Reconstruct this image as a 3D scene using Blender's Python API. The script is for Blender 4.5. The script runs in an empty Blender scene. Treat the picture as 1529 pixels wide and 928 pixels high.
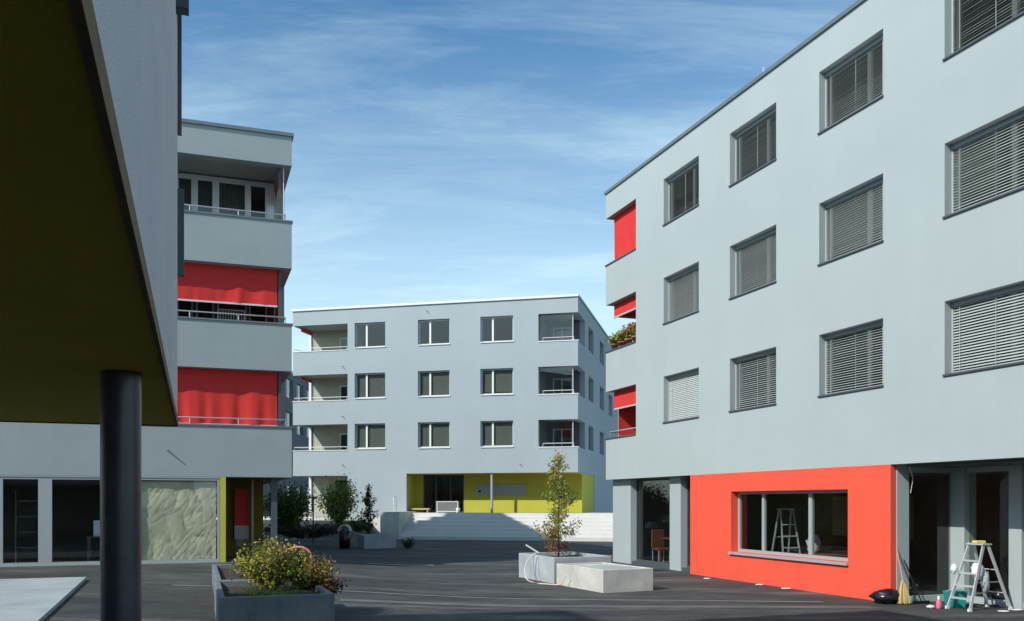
import bpy, math, random
from mathutils import Vector, Matrix, noise
R = math.radians
random.seed(7)
scene = bpy.context.scene
COL = scene.collection

# ------------------------------------------------------------------ helpers
class MB:
    """collects shapes, links them as ONE mesh object"""
    def __init__(s): s.v=[]; s.f=[]; s.sm=[]; s.mi=[]
    def add(s, vs, fs, smooth=False, mi=0):
        b=len(s.v); s.v+= [tuple(p) for p in vs]
        for f in fs: s.f.append(tuple(i+b for i in f)); s.sm.append(smooth); s.mi.append(mi)
    def box(s,x0,x1,y0,y1,z0,z1,mi=0):
        s.add([(x0,y0,z0),(x1,y0,z0),(x1,y1,z0),(x0,y1,z0),(x0,y0,z1),(x1,y0,z1),(x1,y1,z1),(x0,y1,z1)],
              [(0,3,2,1),(4,5,6,7),(0,1,5,4),(1,2,6,5),(2,3,7,6),(3,0,4,7)],False,mi); return s
    def obox(s,c,ax,ay,az,mi=0):
        c=Vector(c);ax=Vector(ax);ay=Vector(ay);az=Vector(az)
        vs=[c+sx*ax+sy*ay+sz*az for sz in(-1,1) for sx,sy in((-1,-1),(1,-1),(1,1),(-1,1))]
        s.add(vs,[(0,3,2,1),(4,5,6,7),(0,1,5,4),(1,2,6,5),(2,3,7,6),(3,0,4,7)],False,mi); return s
    def tube(s,pts,r,n=8,mi=0,cap=True):
        pts=[Vector(p) for p in pts]; rs=r if isinstance(r,(list,tuple)) else [r]*len(pts)
        rings=[]; up=Vector((0,0,1))
        for i,p in enumerate(pts):
            t=(pts[min(i+1,len(pts)-1)]-pts[max(i-1,0)])
            t=t.normalized() if t.length>1e-9 else Vector((0,0,1))
            a=t.cross(up)
            if a.length<.05: a=t.cross(Vector((1,0,0)))
            a.normalize(); b=t.cross(a)
            rings.append([p+rs[i]*(math.cos(2*math.pi*k/n)*a+math.sin(2*math.pi*k/n)*b) for k in range(n)])
        vs=[q for rg in rings for q in rg]; fs=[]
        for i in range(len(pts)-1):
            for k in range(n):
                fs.append((i*n+k,i*n+(k+1)%n,(i+1)*n+(k+1)%n,(i+1)*n+k))
        s.add(vs,fs,True,mi)
        if cap:
            s.add(rings[0],[tuple(range(n))],False,mi); s.add(rings[-1],[tuple(range(n-1,-1,-1))],False,mi)
        return s
    def lathe(s,c,prof,n=20,mi=0):
        cx,cy,cz=c; vs=[];fs=[]
        for r,z in prof:
            for k in range(n): vs.append((cx+r*math.cos(2*math.pi*k/n),cy+r*math.sin(2*math.pi*k/n),cz+z))
        for i in range(len(prof)-1):
            for k in range(n): fs.append((i*n+k,i*n+(k+1)%n,(i+1)*n+(k+1)%n,(i+1)*n+k))
        s.add(vs,fs,True,mi); return s
    def wall(s,axis,a0,a1,z0,z1,d0,d1,holes=()):
        """slab with rectangular holes. axis 'x': spans x (a) and z, thickness in y (d)"""
        A=sorted({a0,a1,*[min(max(h[0],a0),a1) for h in holes],*[min(max(h[1],a0),a1) for h in holes]})
        Z=sorted({z0,z1,*[min(max(h[2],z0),z1) for h in holes],*[min(max(h[3],z0),z1) for h in holes]})
        def P(a,d,z): return (a,d,z) if axis=='x' else (d,a,z)
        def solid(i,j):
            if i<0 or j<0 or i>=len(A)-1 or j>=len(Z)-1: return False
            ca=(A[i]+A[i+1])/2; cz=(Z[j]+Z[j+1])/2
            return not any(h[0]<ca<h[1] and h[2]<cz<h[3] for h in holes)
        for i in range(len(A)-1):
            for j in range(len(Z)-1):
                if not solid(i,j): continue
                p,q,lo,hi=A[i],A[i+1],Z[j],Z[j+1]
                s.add([P(p,d0,lo),P(q,d0,lo),P(q,d0,hi),P(p,d0,hi)],[(0,1,2,3)])
                s.add([P(p,d1,lo),P(q,d1,lo),P(q,d1,hi),P(p,d1,hi)],[(3,2,1,0)])
                if not solid(i-1,j): s.add([P(p,d0,lo),P(p,d1,lo),P(p,d1,hi),P(p,d0,hi)],[(0,3,2,1)])
                if not solid(i+1,j): s.add([P(q,d0,lo),P(q,d1,lo),P(q,d1,hi),P(q,d0,hi)],[(0,1,2,3)])
                if not solid(i,j-1): s.add([P(p,d0,lo),P(q,d0,lo),P(q,d1,lo),P(p,d1,lo)],[(0,3,2,1)])
                if not solid(i,j+1): s.add([P(p,d0,hi),P(q,d0,hi),P(q,d1,hi),P(p,d1,hi)],[(0,1,2,3)])
        return s
    def build(s,name,mat,parent=None,bevel=0,label=None):
        me=bpy.data.meshes.new(name); me.from_pydata(s.v,[],s.f)
        for m in (mat if isinstance(mat,(list,tuple)) else [mat]): me.materials.append(m)
        for p,sm,mi in zip(me.polygons,s.sm,s.mi): p.use_smooth=sm; p.material_index=mi
        me.update()
        o=bpy.data.objects.new(name,me); COL.objects.link(o)
        if parent: o.parent=parent
        if bevel:
            m=o.modifiers.new('b','BEVEL'); m.width=bevel; m.segments=2; m.limit_method='ANGLE'
        if label: o['label']=label
        return o
def tag(o,label=None,cat=None,group=None,kind=None):
    if label: o['label']=label
    if cat: o['category']=cat
    if group: o['group']=group
    if kind: o['kind']=kind
    return o
def empty(name,loc=(0,0,0),rz=0,label=None,cat=None,group=None):
    o=bpy.data.objects.new(name,None); COL.objects.link(o); o.location=loc; o.rotation_euler=(0,0,rz)
    o.empty_display_size=.2
    return tag(o,label,cat,group)
def copy_tree(o,parent=None):
    c=o.copy(); COL.objects.link(c); c.parent=parent
    for ch in o.children: copy_tree(ch,c)
    return c

# ------------------------------------------------------------------ materials
def mat(name,col,rough=.7,metal=0,var=0,vscale=3,bump=0,bscale=60,spec=.5,var2=None,stretch=None,transl=0,streak=0):
    m=bpy.data.materials.new(name); m.use_nodes=True; nt=m.node_tree; N=nt.nodes; L=nt.links
    bs=N['Principled BSDF']; bs.inputs['Roughness'].default_value=rough; bs.inputs['Metallic'].default_value=metal
    bs.inputs['Specular IOR Level'].default_value=spec
    bs.inputs['Base Color'].default_value=(*col,1)
    tc=N.new('ShaderNodeTexCoord'); src=tc.outputs['Object']
    if stretch:
        mp=N.new('ShaderNodeMapping'); mp.inputs['Scale'].default_value=stretch; L.new(src,mp.inputs[0]); src=mp.outputs[0]
    if var:
        nz=N.new('ShaderNodeTexNoise'); nz.inputs['Scale'].default_value=vscale; nz.inputs['Detail'].default_value=7; nz.inputs['Roughness'].default_value=.62
        L.new(src,nz.inputs['Vector'])
        rp=N.new('ShaderNodeValToRGB'); rp.color_ramp.elements[0].position=.3; rp.color_ramp.elements[1].position=.7
        c2=var2 or tuple(min(1,c*(1+var)) for c in col)
        rp.color_ramp.elements[0].color=(*[c*(1-var) for c in col],1); rp.color_ramp.elements[1].color=(*c2,1)
        L.new(nz.outputs['Fac'],rp.inputs['Fac']); out=rp.outputs['Color']
        if streak:
            mp2=N.new('ShaderNodeMapping'); mp2.inputs['Scale'].default_value=(2.2,2.2,.12); L.new(tc.outputs['Object'],mp2.inputs[0])
            n2=N.new('ShaderNodeTexNoise'); n2.inputs['Scale'].default_value=1.6; n2.inputs['Detail'].default_value=5; L.new(mp2.outputs[0],n2.inputs['Vector'])
            mr=N.new('ShaderNodeMapRange'); mr.inputs['From Min'].default_value=.35; mr.inputs['From Max'].default_value=.7
            mr.inputs['To Min'].default_value=1+streak; mr.inputs['To Max'].default_value=1-streak; L.new(n2.outputs['Fac'],mr.inputs['Value'])
            mx=N.new('ShaderNodeVectorMath'); mx.operation='SCALE'; L.new(out,mx.inputs[0]); L.new(mr.outputs[0],mx.inputs['Scale']); out=mx.outputs[0]
        L.new(out,bs.inputs['Base Color'])
    if bump:
        nb=N.new('ShaderNodeTexNoise'); nb.inputs['Scale'].default_value=bscale; nb.inputs['Detail'].default_value=4; L.new(src,nb.inputs['Vector'])
        bp=N.new('ShaderNodeBump'); bp.inputs['Strength'].default_value=bump; bp.inputs['Distance'].default_value=.02
        L.new(nb.outputs['Fac'],bp.inputs['Height']); L.new(bp.outputs['Normal'],bs.inputs['Normal'])
    if transl:
        tr=N.new('ShaderNodeBsdfTranslucent'); tr.inputs['Color'].default_value=(*col,1)
        if var: L.new(rp.outputs['Color'],tr.inputs['Color'])
        ms=N.new('ShaderNodeMixShader'); ms.inputs[0].default_value=transl
        L.new(bs.outputs[0],ms.inputs[1]); L.new(tr.outputs[0],ms.inputs[2]); L.new(ms.outputs[0],N['Material Output'].inputs['Surface'])
    return m
def glass_mat(name,tint=(.85,.9,.88),base=.05):
    m=bpy.data.materials.new(name); m.use_nodes=True; nt=m.node_tree; N=nt.nodes; L=nt.links
    N.remove(N['Principled BSDF'])
    t=N.new('ShaderNodeBsdfTransparent'); t.inputs[0].default_value=(*tint,1)
    g=N.new('ShaderNodeBsdfGlossy'); g.inputs['Roughness'].default_value=.015
    tc=N.new('ShaderNodeTexCoord'); nb=N.new('ShaderNodeTexNoise'); nb.inputs['Scale'].default_value=.9; L.new(tc.outputs['Object'],nb.inputs['Vector'])
    bp=N.new('ShaderNodeBump'); bp.inputs['Strength'].default_value=.05; bp.inputs['Distance'].default_value=.02; L.new(nb.outputs['Fac'],bp.inputs['Height']); L.new(bp.outputs[0],g.inputs['Normal'])
    f=N.new('ShaderNodeFresnel'); f.inputs[0].default_value=1.55
    ad=N.new('ShaderNodeMath'); ad.operation='ADD'; ad.inputs[1].default_value=base; L.new(f.outputs[0],ad.inputs[0])
    ge=N.new('ShaderNodeNewGeometry'); iv=N.new('ShaderNodeMath'); iv.operation='SUBTRACT'; iv.inputs[0].default_value=1; L.new(ge.outputs['Backfacing'],iv.inputs[1])
    mu=N.new('ShaderNodeMath'); mu.operation='MULTIPLY'; mu.use_clamp=True; L.new(ad.outputs[0],mu.inputs[0]); L.new(iv.outputs[0],mu.inputs[1]); ad=mu
    ms=N.new('ShaderNodeMixShader'); L.new(ad.outputs[0],ms.inputs[0]); L.new(t.outputs[0],ms.inputs[1]); L.new(g.outputs[0],ms.inputs[2])
    L.new(ms.outputs[0],N['Material Output'].inputs['Surface']); return m
M={}
M['render']=mat('grey_render',(.395,.455,.46),.85,var=.035,vscale=.5,bump=.25,bscale=90,spec=.2,streak=.006)
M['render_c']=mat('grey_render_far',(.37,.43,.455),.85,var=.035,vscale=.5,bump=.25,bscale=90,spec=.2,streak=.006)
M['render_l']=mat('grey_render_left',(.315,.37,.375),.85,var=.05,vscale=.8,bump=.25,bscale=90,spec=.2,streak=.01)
M['render_n']=mat('grey_render_near',(.72,.70,.70),.85,var=.07,vscale=1.2,bump=.5,bscale=110,spec=.2,streak=.02)
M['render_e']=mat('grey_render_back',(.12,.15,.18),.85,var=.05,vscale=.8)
M['red_wall']=mat('red_render',(.80,.10,.058),.85,var=.06,vscale=.7,bump=.2,bscale=90,spec=.2,streak=.015)
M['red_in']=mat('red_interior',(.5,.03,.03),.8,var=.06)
M['yellow']=mat('yellow_render',(.50,.47,.06),.8,var=.04,vscale=1.2,bump=.2,bscale=90,spec=.2)
M['soffit']=mat('olive_soffit',(.74,.48,.05),.9,var=.07,vscale=.9,bump=.25,bscale=70,spec=.15)
M['ceiling']=mat('light_ceiling',(.42,.43,.40),.9,var=.04)
M['roller']=mat('taupe_roller',(.17,.155,.13),.9,var=.1,vscale=2)
M['cream']=mat('cream_inner_wall',(.42,.42,.33),.9,var=.05)
M['tan']=mat('tan_panel',(.55,.42,.30),.8,var=.05)
M['room_floor']=mat('room_floor',(.34,.30,.26),.6,var=.1)
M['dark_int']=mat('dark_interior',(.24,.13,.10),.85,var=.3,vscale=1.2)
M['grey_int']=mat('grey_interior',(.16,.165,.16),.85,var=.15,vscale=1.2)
M['white_paint']=mat('white_paint',(.74,.76,.76),.5,var=.02)
M['grey_frame']=mat('grey_frame',(.33,.37,.38),.45,var=.03)
M['pillar']=mat('grey_pillar_paint',(.37,.43,.44),.6,var=.03,vscale=2)
M['dark_frame']=mat('dark_metal',(.07,.085,.095),.5,var=.1)
M['cap']=mat('roof_edge_metal',(.16,.20,.22),.45,metal=.3,var=.1)
M['slat']=mat('blind_slat',(.44,.49,.48),.5,var=.03)
M['slat_lit']=mat('blind_slat_lit',(.50,.55,.53),.5,var=.03)  # same paint as the other slats, lightened to stand for sun on closed ones
M['fabric']=mat('red_blind_fabric',(.72,.055,.05),.85,var=.05,vscale=4,spec=.1,transl=.12)
M['steel']=mat('painted_column',(.05,.048,.07),.33,var=.3,vscale=6,bump=.05,bscale=30)
M['alu']=mat('brushed_aluminium',(.68,.70,.71),.42,metal=.45,var=.05)
M['concrete']=mat('precast_concrete',(.50,.50,.46),.85,var=.2,vscale=1.8,bump=.3,bscale=40,streak=.05)
M['concrete_dk']=mat('precast_concrete_grey',(.36,.40,.42),.85,var=.2,vscale=1.6,bump=.3,bscale=40,streak=.08)
M['steps']=mat('pale_step_concrete',(.62,.62,.59),.85,var=.06,vscale=1.2,bump=.2,bscale=40)
M['slab']=mat('pale_slab',(.34,.38,.385),.85,var=.16,vscale=1.1,bump=.2,bscale=30)
M['soil']=mat('soil',(.045,.03,.02),.95,var=.4,vscale=9,bump=.9,bscale=25)
M['floor_dk']=mat('dark_floor',(.10,.10,.10),.8,var=.15)
M['passage']=mat('passage_baked_shade',(.13,.105,.008),.9,var=.07)  # passage yellow darkened: its deep shade is put into the colour
M['planter_dk']=mat('weathered_concrete',(.15,.175,.19),.85,var=.3,vscale=1.6,bump=.3,bscale=40,streak=.12)
M['bark']=mat('bark',(.09,.06,.04),.9,var=.3,vscale=12,bump=.4)
M['glass']=glass_mat('window_glass')
M['glass_dk']=glass_mat('shop_glass',(.82,.88,.86),.03)
M['glass_cl']=glass_mat('clear_glass',(.96,.97,.95),0)
M['paper']=mat('masking_paper',(.50,.50,.38),.9,var=.1,vscale=2.5,bump=.2,bscale=12)
M['straw']=mat('straw',(.55,.42,.16),.95,var=.25,vscale=25,stretch=(6,6,1))
M['wood']=mat('wood',(.42,.30,.16),.7,var=.2,vscale=8,stretch=(1,1,8))
M['black']=mat('black_plastic',(.012,.012,.015),.25,var=.2)
M['teal']=mat('teal_plastic',(.02,.28,.27),.4,var=.05)
M['pink']=mat('pink_plastic',(.75,.13,.22),.4,var=.05)
M['cloth']=mat('white_cloth',(.72,.74,.78),.9,var=.08,vscale=8)
M['yellow_sp']=mat('sponge',(.75,.62,.16),.9,bump=.4,bscale=80,var=.1)
M['terra']=mat('terracotta',(.42,.14,.06),.85,var=.12,vscale=6)
M['hose_r']=mat('red_hose',(.55,.10,.07),.5,var=.1); M['hose_w']=mat('white_hose',(.7,.68,.62),.5,var=.1)
M['blue']=mat('blue_plastic',(.02,.08,.35),.4,var=.05)
M['chair']=mat('brown_fabric',(.22,.06,.03),.8,var=.1)
def leafmat(name,a,b,sc=7): return mat(name,a,.6,var=.25,vscale=sc,var2=b,transl=.3,spec=.25)
M['lf_yel']=leafmat('leaf_yellow_green',(.36,.38,.05),(.72,.62,.12))
M['lf_grn']=leafmat('leaf_green',(.06,.13,.025),(.17,.28,.05))
M['lf_red']=leafmat('leaf_russet',(.16,.065,.03),(.50,.22,.10))
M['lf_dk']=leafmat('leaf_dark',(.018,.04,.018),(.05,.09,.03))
M['lf_bam']=leafmat('leaf_bamboo',(.15,.23,.05),(.34,.42,.11))
M['lf_gold']=leafmat('leaf_gold',(.22,.20,.05),(.60,.42,.10))
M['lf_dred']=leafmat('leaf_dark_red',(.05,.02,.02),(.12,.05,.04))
M['flower']=mat('red_petals',(.75,.03,.08),.6,var=.2)
M['flower_w']=mat('pale_petals',(.75,.6,.62),.6,var=.1)

# ------------------------------------------------------------------ layout constants (metres; camera stands at x=y=0)
CAMZ=1.93
TH=math.atan2(473,1337)                  # the three nearer blocks share one street grid
d=Vector((-math.sin(TH),math.cos(TH))); n=Vector((math.cos(TH),math.sin(TH)))
TC=math.atan2(319,1337)
SILL=(3.97,6.77,9.57); TOP=(5.49,8.29,11.09); ROOF=11.9
L0=Vector((-6.0,24.4)); C0=Vector((-12.40,50.67))
def sst(x,a,b):
    t=max(0,min(1,(x-a)/(b-a))); return t*t*(3-2*t)
def lr(x,a,b): return max(0,min(1,(x-a)/(b-a)))
def gz(x,y):
    p=Vector((x,y))-L0; lx=p.dot(n); ly=p.dot(d)
    a=.33*lr(ly,-14,-.6)*(1-sst(lx,-1.5,4))*(1-sst(ly,4,10))
    p=Vector((x,y))-C0; cx=p.x*math.cos(TC)-p.y*math.sin(TC); cy=p.x*math.sin(TC)+p.y*math.cos(TC)
    b=.95*sst(cy,-9,-2.6)*(1-sst(cx,5.2,6.6))
    return a+b

# ------------------------------------------------------------------ ground
def lin(a,b,s): k=int(round((b-a)/s)); return [a+(b-a)*i/k for i in range(k+1)]
xs=[-600,-300,-150,-80,-50]+lin(-32,22,.6)+[35,60,120,300,600]
ys=[-300,-120,-50,-20]+lin(-6,60,.6)+[75,100,160,300,700,1500]
v=[(x,y,gz(x,y)) for y in ys for x in xs]; nx=len(xs)
f=[(j*nx+i,j*nx+i+1,(j+1)*nx+i+1,(j+1)*nx+i) for j in range(len(ys)-1) for i in range(nx-1)]
g=MB(); g.add(v,f,True)
def asphalt():
    m=bpy.data.materials.new('asphalt'); m.use_nodes=True; nt=m.node_tree; N=nt.nodes; L=nt.links; bs=N['Principled BSDF']
    tc=N.new('ShaderNodeTexCoord')
    def nz(sc,det=6,st=None,ro=.6):
        s=tc.outputs['Object']
        if st: mp=N.new('ShaderNodeMapping'); mp.inputs['Scale'].default_value=st; mp.inputs['Rotation'].default_value=(0,0,.1); L.new(s,mp.inputs[0]); s=mp.outputs[0]
        q=N.new('ShaderNodeTexNoise'); q.inputs['Scale'].default_value=sc; q.inputs['Detail'].default_value=det; q.inputs['Roughness'].default_value=ro; L.new(s,q.inputs['Vector']); return q.outputs['Fac']
    def ramp(x,p0,p1,c0,c1):
        r=N.new('ShaderNodeValToRGB'); r.color_ramp.elements[0].position=p0; r.color_ramp.elements[1].position=p1
        r.color_ramp.elements[0].color=(*c0,1); r.color_ramp.elements[1].color=(*c1,1); L.new(x,r.inputs[0]); return r.outputs[0]
    big=ramp(nz(.22,8,(1,1.6,1)),.35,.68,(.037,.039,.039),(.072,.075,.071))
    dust=ramp(nz(.55,8,(.35,1.5,1),.7),.52,.76,(0,0,0),(1,1,1))
    mx=N.new('ShaderNodeMixRGB'); mx.inputs[2].default_value=(.17,.17,.165,1); L.new(dust,mx.inputs[0]); L.new(big,mx.inputs[1])
    blot=ramp(nz(1.1,9,(.6,1.3,1),.72),.38,.66,(.62,.64,.67),(1.38,1.36,1.30))
    mb=N.new('ShaderNodeMixRGB'); mb.blend_type='MULTIPLY'; mb.inputs[0].default_value=1; L.new(mx.outputs[0],mb.inputs[1]); L.new(blot,mb.inputs[2]); mx=mb
    sp=ramp(nz(70,2),.3,.75,(.75,.75,.75),(1.35,1.35,1.35))
    mu=N.new('ShaderNodeMixRGB'); mu.blend_type='MULTIPLY'; mu.inputs[0].default_value=1; L.new(mx.outputs[0],mu.inputs[1]); L.new(sp,mu.inputs[2])
    L.new(mu.outputs[0],bs.inputs['Base Color']); bs.inputs['Roughness'].default_value=.82; bs.inputs['Specular IOR Level'].default_value=.35
    bp=N.new('ShaderNodeBump'); bp.inputs['Strength'].default_value=.5; bp.inputs['Distance'].default_value=.01; L.new(nz(90,3),bp.inputs['Height']); L.new(bp.outputs[0],bs.inputs['Normal'])
    return m
M['asphalt']=asphalt()
tag(g.build('ground',M['asphalt']),kind='structure')

# pale slab by the left building, drain strips across the square
b=MB(); RS=Vector((-7.0,13.2)); nu,nv=8,14
for i in range(-9,3):
    vs=[]
    for top in (0,1):
        for jv in range(nv+1):
            for iu in range(nu+1):
                lu=-7.2+7.19*iu/nu; lv=i*2.15+2.135*jv/nv; q=RS+n*lu+d*lv; vs.append((q.x,q.y,gz(q.x,q.y)+(.07 if top else -.05)))
    K=(nu+1)*(nv+1); w_=nu+1; fs=[]
    for jv in range(nv):
        for iu in range(nu): fs.append((K+jv*w_+iu,K+jv*w_+iu+1,K+(jv+1)*w_+iu+1,K+(jv+1)*w_+iu))
    for jv in range(nv):
        for iu,rv in ((0,1),(nu,0)):
            q=(jv*w_+iu,(jv+1)*w_+iu,K+(jv+1)*w_+iu,K+jv*w_+iu); fs.append(q[::-1] if rv else q)
    for iu in range(nu):
        for jv,rv in ((0,0),(nv,1)):
            q=(jv*w_+iu,jv*w_+iu+1,K+jv*w_+iu+1,K+jv*w_+iu); fs.append(q[::-1] if rv else q)
    b.add(vs,fs)
tag(b.build('pavement',M['slab']),kind='structure')
def strip(name,pts,w,m,z=.005):
    b=MB(); vs=[]
    for i,p in enumerate(pts):
        a=Vector(pts[max(i-1,0)]); c=Vector(pts[min(i+1,len(pts)-1)]); t=(c-a).normalized(); q=Vector((-t.y,t.x))*w/2; p=Vector(p)
        for s in (-1,1): e=p+s*q; vs.append((e.x,e.y,gz(e.x,e.y)+z))
    b.add(vs,[(2*i,2*i+2,2*i+3,2*i+1) for i in range(len(pts)-1)])
    return tag(b.build(name,m),kind='structure')
M['drain']=mat('drain_concrete',(.20,.20,.195),.8,var=.3,vscale=2.5)
M['drain2']=mat('drain_patch',(.12,.12,.12),.8,var=.3,vscale=1.5)
strip('drain_channel',[(x,17.9-.09*x-.1) for x in lin(-7,6,1)],.12,M['drain'],.006)
strip('road_seam',[(x,16.55-.02*x) for x in lin(-3.2,6.6,.8)],.34,M['drain2'],.005)
strip('kerb_line',[(x,27.4+.03*x) for x in lin(-4.4,-2.4,.5)],.22,M['slab'],.007)

# ------------------------------------------------------------------ generic building pieces
def mullion(b,x0,x1,z0,z1,y0,y1,fr=.06,mx=()):
    b.box(x0,x0+fr,y0,y1,z0,z1); b.box(x1-fr,x1,y0,y1,z0,z1)
    b.box(x0+fr,x1-fr,y0,y1,z0,z0+fr); b.box(x0+fr,x1-fr,y0,y1,z1-fr,z1)
    for m_ in mx: b.box(m_-fr/2,m_+fr/2,y0+.002,y1-.002,z0+fr,z1-fr)
def make_window(parent,x,z,w,h,frac,frame,blind=None,blmat=None,sill='grey',roller=None):
    """window in the wall plane y=0 of its parent, opening x..x+w, z..z+h, inward +y"""
    DP=.27 if blind is not None else .17
    b=MB(); mullion(b,0,w,0,h,DP,DP+.06,.065); b.box(w*frac-.05,w*frac+.05,DP-.005,DP+.058,.065,h-.065)
    wn=b.build('window',frame,parent); wn.location=(x,0,z)
    p=MB(); p.box(.06,w-.06,DP+.022,DP+.032,.06,h-.06); p.build('pane',M['glass'],wn)
    s=MB()
    if sill=='white': s.box(.01,w+.03,-.05,.24,-.05,0.0)
    else: s.box(-.015,w+.015,-.035,.33,-.03,.004)
    s.build('sill',M['white_paint'] if sill=='white' else M['dark_frame'],wn)
    if sill!='white':
        s=MB(); s.box(0,.006,.003,.33,.005,h); s.box(w-.006,w,.003,.33,.005,h); s.box(.007,w-.007,.16,.27,h-.09,h-.001)
        s.build('reveal',M['grey_frame'],wn)
    if blind is not None:
        lo=.03; tilt,drop=blind; t=R(tilt); s=MB(); zz=h-.10; pit=.05
        rnd=random.Random(int(x*100+z*10))
        bot=h-.13-(h-.16)*drop
        while zz>bot:
            a=t+rnd.uniform(-.05,.05); hw=.029
            # slat: outer edge dips
            c=Vector((w/2,.19,zz)); s.obox(c,(w/2-.03,0,0),(0,hw*math.cos(a),hw*math.sin(a)),(0,-.0012*math.sin(a),.0012*math.cos(a)))
            zz-=pit
        s.box(.03,w-.03,.17,.21,bot-.03,bot-.008)
        for q in (.1,.5,.9): s.box(w*q-.004,w*q+.004,.154,.158,bot,h-.10)
        s.box(.007,.028,.16,.22,.006,h-.10); s.box(w-.028,w-.007,.16,.22,.006,h-.10)
        s.build('blind',blmat or M['slat'],wn)
    if roller:
        s=MB(); s.box(.05,w-.05,DP+.10,DP+.104,h-.05-(h-.1)*roller,h-.05); s.build('roller_blind',M['roller'],wn)
    return wn
def cloth_blind(parent,a0,a1,ztop,zbot,off,axis='x',name='awning_blind',amp=.025,seed=0):
    """hanging red fabric blind with folds and a light hem bar"""
    b=MB(); nxx=48; nz_=14; vs=[]
    for j in range(nz_+1):
        for i in range(nxx+1):
            u=i/nxx; w=j/nz_
            a=a0+(a1-a0)*u; z=ztop+(zbot-ztop)*w
            q=amp*w*(noise.noise(Vector((a*2.6+seed,z*.5,seed)))*1.3+.5*noise.noise(Vector((a*7+seed,z*.4-u*1.5,3.1))))
            vs.append((a,off+q,z) if axis=='x' else (off+q,a,z))
    k=nxx+1; b.add(vs,[(j*k+i,j*k+i+1,(j+1)*k+i+1,(j+1)*k+i) for j in range(nz_) for i in range(nxx)],True)
    o=b.build(name,M['fabric'],parent)
    h=MB()
    if axis=='x': h.box(min(a0,a1),max(a0,a1),off-.02,off+.02,zbot-.045,zbot); 
    else: h.box(off-.02,off+.02,min(a0,a1),max(a0,a1),zbot-.045,zbot)
    h.build('hem_bar',M['alu'],o)
    return o
def rail(parent,pts,z,h=.12,name='balcony_rail',posts=1.2,r=.018,m=None):
    b=MB(); pts=[Vector((*p,0)) for p in pts]
    b.tube([p+Vector((0,0,z+h)) for p in pts],r,8)
    for p,q in zip(pts[:-1],pts[1:]):
        L_=(q-p).length; k=max(1,int(L_/posts))
        for i in range(k+1):
            c=p+(q-p)*i/k; b.tube([c+Vector((0,0,z-.01)),c+Vector((0,0,z+h))],r*.7,6)
    return b.build(name,m or M['alu'],parent)

# ------------------------------------------------------------------ RIGHT building (local x runs towards the camera side, y inward)
RB=empty('apartment_building',(3.04,29.0,0),TH-math.pi/2,
  'pale grey apartment block with a bright red ground floor wall and many slatted blinds','apartment building')
LEN=25.0; DEP=12.5; LX=2.1; LY=2.4
cols=[3.79,7.13,10.51,13.90,17.3,20.7]
sills=(4.19,6.99,9.79)
holes=[]
for k in range(3):
    holes.append((0,LX,SILL[k],TOP[k]))
    for c in cols: holes.append((c,c+1.89,sills[k],TOP[k]))
b=MB(); b.wall('x',0,LEN,2.65,ROOF,0,.42,holes)
b.wall('y',.42,DEP,2.65,ROOF,0,.3,[(0,LY,SILL[k],TOP[k]) for k in range(3)])
b.wall('y',.42,DEP,2.65,ROOF,LEN-.3,LEN,[]); b.wall('x',.3,LEN-.3,2.65,ROOF,DEP-.3,DEP,[])
b.build('wall',M['render'],RB)
b=MB(); b.box(-.04,LEN+.04,-.045,.1,ROOF-.02,ROOF+.07); b.box(-.04,.1,.1,DEP,ROOF-.02,ROOF+.07); b.box(.1,LEN,.1,DEP,ROOF-.3,ROOF-.1)
b.build('roof_edge',M['cap'],RB)
b=MB(); 
for x in (3.0,8.5,14.):
    b=MB(); b.box(x,x+.03,.0,.03,ROOF+.07,ROOF+.22); b.build('roof_pin',M['alu'],RB)
b=MB()
for zz in (2.653,5.55,8.35): b.box(.302,LEN-.302,.422,DEP-.302,zz,zz+.24)
b.build('floor_slab',M['ceiling'],RB)
for k in range(3):   # loggia inner walls and sills
    f0=SILL[k]-1.0
    b=MB(); b.wall('y',.302,LY+.1,f0+.0,TOP[k]+.1,LX+.002,LX+.15,[]); b.wall('x',.302,LX,f0,TOP[k]+.1,LY,LY+.1,[])
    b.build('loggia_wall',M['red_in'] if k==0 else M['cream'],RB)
    b=MB(); b.box(-.03,LX,-.03,.44,SILL[k]-.02,SILL[k]+.02); b.box(-.03,.32,.44,LY,SILL[k]-.02,SILL[k]+.02); b.build('parapet_cap',M['dark_frame'],RB)
cloth_blind(RB,.2,LX-.01,TOP[2]+.02,SILL[2]+.07,.2,seed=1)
cloth_blind(RB,.2,LX-.01,TOP[1]+.02,TOP[1]-.40,.2,seed=2,amp=.01)
cloth_blind(RB,.2,LX-.01,TOP[0]+.02,TOP[0]-.55,.2,seed=3,amp=.012)
cloth_blind(RB,.34,LY-.02,TOP[0]+.02,SILL[0]+.1,.22,axis='y',seed=5)
cloth_blind(RB,.34,LY-.02,TOP[1]+.02,TOP[1]-.36,.22,axis='y',seed=6,amp=.01)
rail(RB,[(LX-.02,.1),(.1,.1),(.1,LY)],SILL[0],.22,m=M['alu'])
BS={0:[(62,1),(27,1),(25,1),(44,1),(30,1),(30,1)],1:[(38,1),(36,1),(38,1),(38,1),(30,1),(30,1)],2:[(34,1),(37,1),(39,1),(35,1),(30,1),(30,1)]}
for k in range(3):
    for i,c in enumerate(cols):
        make_window(RB,c,sills[k],1.89,TOP[k]-sills[k],.64,M['white_paint'],BS[k][i],M['slat_lit'] if BS[k][i][0]>50 else M['slat'])
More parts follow.
